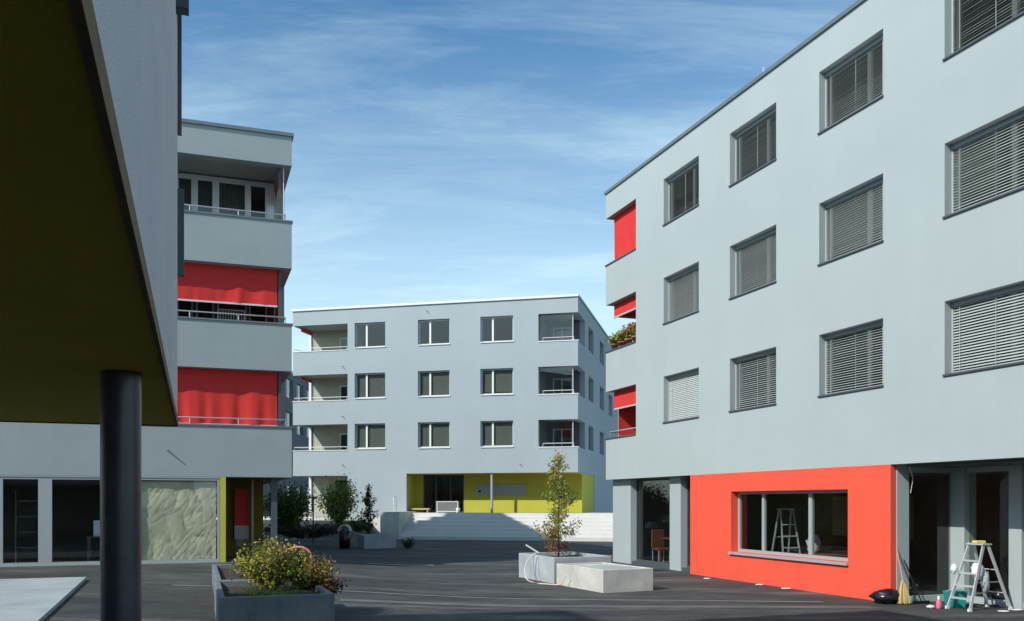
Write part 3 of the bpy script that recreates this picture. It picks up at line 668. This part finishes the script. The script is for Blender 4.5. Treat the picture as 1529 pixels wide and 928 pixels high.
shrub((-7.1,41.5,.55),.8,.7,.8,26,1000,.09,[M['lf_dk'],M['lf_grn']],'small dark shrub below the bamboo',seed=12)
shrub((-4.35,37.4,0),.35,.4,.5,16,500,.07,[M['lf_dk'],M['lf_grn']],'small dark shrub at the right end of the little shaded planter',seed=13)
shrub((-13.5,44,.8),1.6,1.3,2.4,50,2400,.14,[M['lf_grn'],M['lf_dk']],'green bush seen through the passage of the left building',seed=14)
# lamp stake beside bush
t=empty('garden_lamp',(-9.15,41.2,gz(-9.15,41.2)),0,'thin dark garden lamp post with a flat cap beside the bamboo','lamp post')
b=MB(); b.tube([(0,0,0),(0,0,2.1)],.035,8); b.build('post',M['black'],t); b=MB(); b.lathe((0,0,2.1),[(0,.08),(.2,.06),(.2,0),(0,0)],16); b.build('cap',M['black'],t)
# litter bin with pale rounded hood
t=empty('litter_bin',(-6.95,37.2,0),0,'dark litter bin with a pale rounded hood, left of the small shaded planter','litter bin')
b=MB(); b.lathe((0,0,0),[(0,0),(.22,0),(.24,.75),(.0,.75)],20); b.build('body',M['black'],t)
b=MB(); vs=[]
for j,yy in enumerate((-.2,.2)):
    for r0 in (.26,.20):
        for k in range(13): a=math.pi*k/12; vs.append((r0*math.cos(a),yy,.72+r0*math.sin(a)*1.1))
fs=[]
for k in range(12): fs+=[(k,k+1,27+k,26+k),(13+k,39+k,40+k,14+k),(k,13+k,14+k,k+1),(26+k,27+k,40+k,39+k)]
b.add(vs,fs,True); b.build('hood',M['concrete'],t)

# flowers on the right building's balcony (second floor parapet)
pots=[(.35,.16,'leftmost terracotta pot with bushy green plant at the balcony corner',0,.30),(.85,.16,'terracotta pot with brownish green plant, second from the balcony corner',0,.30),
      (1.3,.16,'terracotta pot with tall red geranium on the balcony parapet',2,.42),(1.8,.16,'terracotta pot of red geraniums nearest the wall on the balcony parapet',2,.40)]
for i,(x,y,lab,fw,h) in enumerate(pots):
    q=RW(x,y,SILL[1]+.02); 
    t=shrub((q.x,q.y,q.z),.24,.24,h+.18,16,520,.07,[M['lf_grn'],M['lf_yel']],lab,seed=30+i,name='potted_plant',cat='potted plant',flowers=fw); tag(t,group='potted plants on the red blind balcony')
    b=MB(); b.lathe((0,0,0),[(0,0),(.085,0),(.12,.16),(.135,.16),(.135,.2),(.11,.2),(.10,.15),(0,.15)],18); b.build('pot',M['terra'],t)
    for ch in t.children:
        if not ch.name.startswith('pot'): ch.location=(0,0,.15)
# drying rack on left building balcony
LM=Matrix.Translation((L0.x,L0.y,0))@Matrix.Rotation(TH,4,'Z')
q=LM@Vector((-1.55,.8,SILL[1]-1.0+.02))
t=empty('drying_rack',q,TH,'white wire drying rack on the middle balcony under the half lowered red blind','drying rack')
b=MB()
for s in (-.35,.35): b.tube([(s,-.02,0),(s,-.02,1.42)],.012,6)
for z in (1.42,1.0,.6): b.tube([(-.35,-.02,z),(.35,-.02,z)],.012,6)
for i in range(9): b.tube([(-.28+i*.07,-.02,.98),(-.28+i*.07,-.02,1.42)],.007,5)
b.build('frame',M['white_paint'],t); b=MB()
for s in (-.3,.3): b.tube([(s,-.02,.9),(s,.35,0)],.012,6)
b.build('support',M['white_paint'],t)

# ------------------------------------------------------------------ cleaning gear at the shop front
def ladder(loc,rz,h,label,width=.5,spread=.95,steps=5,m=None,name='stepladder'):
    t=empty(name,loc,rz,label,'stepladder'); m=m or M['alu']; tw=width*.62
    # local: climbing side at -x... spread along x, width along y
    def side(sx,nm,hh=h):
        b=MB()
        for s in (-1,1):
            p=Vector((sx*spread/2,s*width/2,0)); q=Vector((sx*.05,s*tw/2,hh)); dd=(q-p)
            a=Vector((0,1,0))*.012; c=dd.cross(Vector((0,1,0))).normalized()*.026
            b.obox((p+q)/2,a,c,dd/2)
        b.build(nm,m,t)
        b=MB()
        for s in (-1,1): b.box(sx*spread/2-.035,sx*spread/2+.035,s*width/2-.02,s*width/2+.02,0,.05)
        b.build('foot',M['cloth'],t)
    side(-1,'front_rail'); side(1,'rear_rail',h-.04)
    for k in range(1,steps+1):
        f=k/(steps+.35); x=-spread/2+(spread/2-.05)*f; w=(width+(tw-width)*f)/2-.015
        if k==steps: f=1; x=0; w=tw/2+.03
        b=MB(); b.box(x-(.045 if k<steps else .11),x+(.045 if k<steps else .11),-w,w,h*f-.03,h*f-.002); b.build('step' if k<steps else 'top_platform',m,t)
    b=MB(); f=.42
    for f in (.25,.6): 
        x=spread/2-(spread/2-.05)*f; w=(width+(tw-width)*f)/2-.012; b.tube([(x,-w,h*f),(x,w,h*f)],.012,6)
    b.tube([(spread/2-.2,-width/2+.06,h*.42),(-spread/2+.22,-width/2+.05,h*.42)],.006,5)
    b.build('brace',m,t)
    return t
lc=Vector((8.42,16.15)); ladder((lc.x,lc.y,0),TH,1.19,'silver aluminium stepladder outside the open shop front with rags hung on it')
def crumple(b,c,sx,sy,sz,seed,nn=10):
    vs=[];fs=[]
    for j in range(nn+1):
        for i in range(nn*2):
            th=math.pi*j/nn; ph=math.pi*i/nn; p=Vector((math.sin(th)*math.cos(ph),math.sin(th)*math.sin(ph),math.cos(th)))
            r=1+.35*noise.noise(p*2.2+Vector((seed,0,0)))+.18*noise.noise(p*6+Vector((seed,3,0)))
            vs.append((c[0]+p.x*sx*r,c[1]+p.y*sy*r,c[2]+p.z*sz*r))
    w=nn*2
    for j in range(nn):
        for i in range(w): fs.append((j*w+i,(j+1)*w+i,(j+1)*w+(i+1)%w,j*w+(i+1)%w))
    b.add(vs,fs,True)
def rag(loc,sx,sy,sz,seed,label,m,name='cleaning_rag',cat='rag'):
    b=MB(); crumple(b,(0,0,0),sx,sy,sz,seed); o=b.build(name,m); o.location=loc; return tag(o,label,cat)
rag((8.32,16.0,.70),.10,.09,.17,3,'white rag draped over the middle of the outdoor stepladder',M['cloth'])
rag((8.46,16.0,.50),.07,.06,.20,6,'grey rag hanging lower inside the outdoor stepladder',M['grey_frame'])
rag((8.02,16.25,.72),.06,.05,.09,8,'small pale rag on the left side of the outdoor stepladder',M['cloth'])
b=MB(); b.box(-.11,.11,-.06,.06,0,.045); o=b.build('sponge',M['yellow_sp'],bevel=.015); o.location=(8.42,16.15,1.19); o.rotation_euler=(0,0,TH); tag(o,'yellow sponge lying on top of the outdoor stepladder','sponge')
# bucket
t=empty('bucket',(8.14,16.45,0),0,'teal square bucket beneath the outdoor stepladder','bucket')
b=MB(); b.add([(-.13,-.10,0),(.13,-.10,0),(.13,.10,0),(-.13,.10,0),(-.17,-.13,.3),(.17,-.13,.3),(.17,.13,.3),(-.17,.13,.3),(-.15,-.11,.3),(.15,-.11,.3),(.15,.11,.3),(-.15,.11,.3),(-.115,-.085,.02),(.115,-.085,.02),(.115,.085,.02),(-.115,.085,.02)],
  [(3,2,1,0),(0,1,5,4),(1,2,6,5),(2,3,7,6),(3,0,4,7),(4,5,9,8),(5,6,10,9),(6,7,11,10),(7,4,8,11),(8,9,13,12),(9,10,14,13),(10,11,15,14),(11,8,12,15),(12,13,14,15)]); b.build('pail',M['teal'],t)
b=MB(); b.tube([(-.17,0,.28),(-.16,-.12,.33),(0,-.17,.35),(.16,-.12,.33),(.17,0,.28)],.006,6); b.build('handle',M['alu'],t)
# spray bottle
t=empty('spray_bottle',(7.72,16.2,0),0,'pink cleaning bottle with a white cap standing on the asphalt','bottle')
b=MB(); b.lathe((0,0,0),[(0,0),(.045,0),(.048,.02),(.048,.12),(.02,.165),(.02,.17)],16); b.build('body',M['pink'],t)
b=MB(); b.lathe((0,0,.165),[(.022,0),(.024,.05),(.012,.065),(0,.065)],12); b.build('cap',M['cloth'],t)
rag((7.60,16.25,.03),.08,.05,.03,12,'small crumpled white rag beside the pink bottle',M['cloth'])
# broom + mop handle
t=empty('broom',(7.38,16.85,0),0,'straw broom leaning with its bristles down against the red wall corner','broom')
b=MB(); b.tube([(-.01,.42,1.32),(0,.05,.42)],.014,8); b.build('handle',M['wood'],t)
b=MB()
rnd=random.Random(4)
for i in range(150):
    a=rnd.uniform(-1,1); c=rnd.uniform(-1,1); b.tube([(a*.025,.05+c*.02,.44),(a*.075,.02+c*.03,.25),(a*.115,-.0+c*.05,.01+rnd.random()*.03)],[.006,.007,.005],4,cap=False)
b.build('bristles',M['straw'],t)
b=MB(); b.tube([(0,.058,.46),(0,.045,.38)],.034,12); b.build('binding',M['wood'],t)
t=empty('squeegee',(7.75,16.95,0),0,'dark long handled squeegee leaning behind the straw broom','squeegee')
b=MB(); b.tube([(0,0,.05),(-.36,.42,1.30)],.012,8); b.build('handle',M['black'],t); b=MB(); b.obox((0,0,.03),(.17,.05,0),(.004,-.015,0),(0,0,.03)); b.build('blade',M['black'],t)
rag((7.13,17.02,.13),.28,.22,.15,15,'black rubbish bag slumped at the foot of the red wall corner',M['black'],'rubbish_bag','rubbish bag')
rag((9.15,16.75,.16),.16,.16,.18,19,'small black bag beside the right column behind the stepladder',M['black'],'rubbish_bag','rubbish bag')
b=MB(); b.tube([(x,16.62+.06*math.sin(x*9),.02) for x in lin(8.3,9.6,.1)],.012,6); o=b.build('floor_cable',M['black']); tag(o,'black cable lying on the asphalt behind the stepladder','cable')
rnd=random.Random(9)
for i,(x,y) in enumerate([(8.65,15.75),(9.0,15.95),(5.75,20.8),(6.1,19.9),(4.9,22.5)]):
    b=MB(); crumple(b,(0,0,0),.10+.03*rnd.random(),.07,.012,i,6); o=b.build('debris',M['cloth']); o.location=(x,y,.012)
    tag(o,['white scrap on the asphalt in front of the stepladder','white scrap to the right of the stepladder feet','small white scrap below the red wall window','white scrap lying near the middle of the red wall','white scrap by the left end of the red wall'][i],'litter','white scraps on the asphalt')

# inside the shop of the right building
q=RW(7.95,1.05,.02); ladder((q.x,q.y,q.z),TH+1.35,1.75,'aluminium stepladder standing inside behind the wide red wall window',.5,1.0,6)
q=RW(8.35,1.55,.92); rag((q.x,q.y,q.z),.16,.14,.22,22,'white cloth bundle inside behind the wide red wall window',M['cloth'],'cloth_bundle','cloth')
def table(loc,rz,w,dp,h,label,m,name='table',cat='table'):
    t=empty(name,loc,rz,label,cat); b=MB(); b.box(-w/2,w/2,-dp/2,dp/2,h-.04,h); b.build('top',m,t,bevel=.006)
    for sx in (-1,1):
        for sy in (-1,1): b=MB(); b.box(sx*(w/2-.06)-.03,sx*(w/2-.06)+.03,sy*(dp/2-.06)-.03,sy*(dp/2-.06)+.03,0,h-.04); b.build('leg',m,t)
    return t
q=RW(8.7,1.7,.02); table(q,TH-math.pi/2,1.0,.7,.68,'low work table behind the wide red wall window',M['chair'])
q=RW(2.2,1.6,.02); table(q,TH-math.pi/2,1.9,.8,.8,'brown table behind the shop glass between the grey pillars',M['chair'])
q=RW(2.6,1.5,.9); rag((q.x,q.y,q.z),.28,.2,.10,25,'pale cloth heaped on the table behind the pillar glass',M['cloth'],'cloth_bundle','cloth')
t=empty('chair',RW(1.75,1.05,.02),TH,'red brown upholstered chair behind the shop glass between the grey pillars','chair')
b=MB(); b.box(-.22,.22,-.22,.22,.42,.5); b.build('seat',M['chair'],t,bevel=.02); b=MB(); b.box(-.22,.22,.18,.25,.5,1.05); b.build('backrest',M['chair'],t,bevel=.02)
for sx in (-1,1):
    for sy in (-1,1): b=MB(); b.tube([(sx*.19,sy*.19,0),(sx*.19,sy*.19,.42)],.015,6); b.build('leg',M['alu'],t)
q=RW(14.6,4.6,.02); table(q,TH-math.pi/2,2.6,.7,.95,'dark counter inside the open shop front',M['dark_int'],'counter','counter')
# inside left shop
def LWp(x,y,z): return LM@Vector((x,y,z))
b=MB(); b.box(-.28,.28,-.2,.2,0,.42); o=b.build('storage_box',M['cloth'],bevel=.01); o.location=LWp(-4.75,1.3,1.02); o.rotation_euler=(0,0,TH); tag(o,'pale storage box on a stand inside the left shop window','box')
table(LWp(-4.75,1.3,.34),TH,.9,.6,.68,'dark stand carrying the pale box inside the left shop window',M['dark_frame'],'stand','stand')
b=MB(); 
for i in range(5): b.box(-.3,.3,-.15,.15,i*.4,i*.4+.03)
b.box(-.33,-.3,-.15,.15,0,1.9); b.box(.3,.33,-.15,.15,0,1.9); o=b.build('shelf_rack',M['dark_frame']); o.location=LWp(-6.5,1.0,.34); o.rotation_euler=(0,0,TH); tag(o,'dark shelf rack inside the narrow left shop window','shelf')
# crumpled masking paper inside the pane
b=MB(); k1,k2=110,110; vs=[]
for j in range(k2+1):
    for i in range(k1+1):
        x=-3.86+1.90*i/k1; z=.43+2.04*j/k2
        p=Vector((x*1.1+z*.35,z*.9-x*.5,.3)); q=(1-abs(noise.noise(p*1.3)))**3*.03+(1-abs(noise.noise(Vector((p.x*3.2+p.y*1.5,p.y*1.1,4)))))**5*.016+(1-abs(noise.noise(Vector((p.x*2+9,p.y*6-p.x*2,7)))))**6*.009+noise.noise(p*9)*.003
        vs.append((x,.10+q,z-.03*abs(math.sin(i*.4))*(j==0)))
b.add(vs,[(j*(k1+1)+i,j*(k1+1)+i+1,(j+1)*(k1+1)+i+1,(j+1)*(k1+1)+i) for j in range(k2) for i in range(k1)],True)
o=b.build('masking_paper',M['paper']); o.matrix_world=LM; tag(o,'crumpled olive paper sheet covering the left shop window beside the yellow wall edge','paper sheet')

# hoses
def hose(name,pts,r,m,label):
    # smooth catmull
    P=[Vector(p) for p in pts]; out=[]
    for i in range(len(P)-1):
        p0=P[max(i-1,0)];p1=P[i];p2=P[i+1];p3=P[min(i+2,len(P)-1)]
        for k in range(8):
            s=k/8; out.append(.5*((2*p1)+(p2-p0)*s+(2*p0-5*p1+4*p2-p3)*s*s+(3*p1-p0-3*p2+p3)*s**3))
    out.append(P[-1]); b=MB(); b.tube(out,r,8); return tag(b.build(name,m),label,'hose')
hose('garden_hose',[(.60,22.2,.66),(.45,22.15,.58),(.32,21.95,.35),(.35,21.6,.08),(.55,21.2,.02),(.85,20.8,.02),(1.1,20.4,.06),(1.22,20.2,.28)],.011,M['hose_w'],'pale hose looping from the square planter down to the asphalt')
hose('garden_hose',[(.45,21.35,.02),(.62,21.1,.02),(.8,20.95,.02),(1.0,20.7,.02),(1.15,20.45,.02)],.012,M['hose_r'],'red hose lying on the asphalt by the square planter')
hose('garden_hose',[(.66,22.0,.62),(.60,21.9,.5),(.57,21.8,.2),(.62,21.5,.02)],.008,M['blue'],'thin blue hose hanging down the side of the square planter')
b=MB(); b.tube([(0,0,0),(-.32,0,.2)],.022,8); o=b.build('hose_nozzle',M['hose_w']); o.location=(.66,22.2,.67); tag(o,'pale hose nozzle sticking up at the edge of the square planter','nozzle')
pc=loc_in(PF,1.25,1.6,1.14)
hose('garden_hose',[(pc[0]-.22,pc[1],pc[2]-.12),(pc[0]-.18,pc[1],pc[2]),(pc[0]-.05,pc[1],pc[2]+.06),(pc[0]+.1,pc[1],pc[2]+.05),(pc[0]+.2,pc[1],pc[2]-.04),(pc[0]+.22,pc[1],pc[2]-.2)],.022,mat('salmon_hose',(.55,.2,.16),.5,var=.1),'salmon pink hose arched over the top of the front bush')

t=empty('flower_pot',CWp(9.65,.3,1.35),0,'white pot with a thin plant right of the low screen at the entrance','potted plant')
b=MB(); b.lathe((0,0,0),[(0,0),(.1,0),(.14,.26),(.12,.26),(0,.22)],16); b.build('pot',M['white_paint'],t)
b=MB(); rnd=random.Random(3)
for i in range(60): leaf(b,(rnd.gauss(0,.06),rnd.gauss(0,.06),.3+abs(rnd.gauss(0,.16))),.1,rnd)
b.build('foliage',M['lf_bam'],t)

# ------------------------------------------------------------------ sky, sun, camera
SUN_AZ=R(50); EL=R(38)          # sun stands behind the camera, 50 degrees to the left
sd=Vector((-math.sin(SUN_AZ)*math.cos(EL),-math.cos(SUN_AZ)*math.cos(EL),math.sin(EL)))
sl=bpy.data.lights.new('sun','SUN'); sl.energy=4.0; sl.angle=R(.5); sl.color=(1,.955,.88)
so=bpy.data.objects.new('sun',sl); COL.objects.link(so); so.rotation_euler=sd.to_track_quat('Z','Y').to_euler()
w=bpy.data.worlds.new('World'); scene.world=w; w.use_nodes=True; nt=w.node_tree; N=nt.nodes; L=nt.links
bg=N['Background']; bg.inputs['Strength'].default_value=.14
sk=N.new('ShaderNodeTexSky'); sk.sky_type='NISHITA'; sk.sun_disc=False; sk.sun_elevation=EL; sk.sun_rotation=math.atan2(sd.x,sd.y); sk.altitude=500; sk.air_density=1.0; sk.dust_density=.6; sk.ozone_density=2.0
tc=N.new('ShaderNodeTexCoord'); sep=N.new('ShaderNodeSeparateXYZ'); L.new(tc.outputs['Generated'],sep.inputs[0])
def math_(op,a,b_=None,clamp=False):
    m=N.new('ShaderNodeMath'); m.operation=op; m.use_clamp=clamp
    for i,x in enumerate((a,b_)):
        if x is None: continue
        if isinstance(x,(int,float)): m.inputs[i].default_value=x
        else: L.new(x,m.inputs[i])
    return m.outputs[0]
zz=math_('ADD',math_('MAXIMUM',sep.outputs['Z'],0.0),.16)
cb_=N.new('ShaderNodeCombineXYZ'); L.new(math_('DIVIDE',sep.outputs['X'],zz),cb_.inputs[0]); L.new(math_('DIVIDE',sep.outputs['Y'],zz),cb_.inputs[1])
def cl(scale,rot,st,p0,p1,det=8,ro=.6,dist=.6,off=(0,0,0)):
    mp=N.new('ShaderNodeMapping'); mp.inputs['Rotation'].default_value=(0,0,rot); mp.inputs['Scale'].default_value=st; mp.inputs['Location'].default_value=off; L.new(cb_.outputs[0],mp.inputs[0])
    q=N.new('ShaderNodeTexNoise'); q.inputs['Scale'].default_value=scale; q.inputs['Detail'].default_value=det; q.inputs['Roughness'].default_value=ro; q.inputs['Distortion'].default_value=dist; L.new(mp.outputs[0],q.inputs['Vector'])
    mr=N.new('ShaderNodeMapRange'); mr.inputs['From Min'].default_value=p0; mr.inputs['From Max'].default_value=p1; L.new(q.outputs['Fac'],mr.inputs['Value']); return mr.outputs[0]
a=cl(1.1,-.75,(.40,1.5,1),.48,.82,ro=.66); c=cl(3.2,-.6,(.28,1.6,1),.46,.85,off=(2,1,0),ro=.7); 
low=N.new('ShaderNodeMapRange'); L.new(sep.outputs['Z'],low.inputs['Value']); low.inputs['From Min'].default_value=.02; low.inputs['From Max'].default_value=.48; low.inputs['To Min'].default_value=1; low.inputs['To Max'].default_value=.0
soft=cl(.9,.2,(.5,1.2,1),.25,.75,off=(5,3,0))
f1=math_('MULTIPLY',a,.42); f2=math_('MULTIPLY',c,.18); f3=math_('MULTIPLY',math_('POWER',low.outputs[0],1.3),math_('ADD',math_('MULTIPLY',soft,.55),.5))
tot=math_('ADD',math_('ADD',f1,f2),math_('MULTIPLY',f3,.95),True)
mx=N.new('ShaderNodeMixRGB'); L.new(tot,mx.inputs[0])
hs=N.new('ShaderNodeHueSaturation'); hs.inputs['Saturation'].default_value=1.18; L.new(sk.outputs[0],hs.inputs['Color'])
tn=N.new('ShaderNodeVectorMath'); tn.operation='MULTIPLY'; L.new(hs.outputs[0],tn.inputs[0]); tn.inputs[1].default_value=(.98,1.16,1.08); L.new(tn.outputs[0],mx.inputs[1]); mx.inputs[2].default_value=(6.9,8.2,8.3,1)
L.new(mx.outputs[0],bg.inputs['Color'])

cam=bpy.data.cameras.new('camera'); cam.sensor_width=36; cam.lens=36*1337/1529; cam.shift_y=(750-464)/1529; cam.clip_end=4000; cam.clip_start=.05
co=bpy.data.objects.new('camera',cam); COL.objects.link(co); co.location=(0,0,CAMZ); co.rotation_euler=(R(90),0,0); scene.camera=co
scene.view_settings.view_transform='Standard'; scene.view_settings.look='None'; scene.view_settings.exposure=.15; scene.view_settings.gamma=1
scene.render.engine='CYCLES'
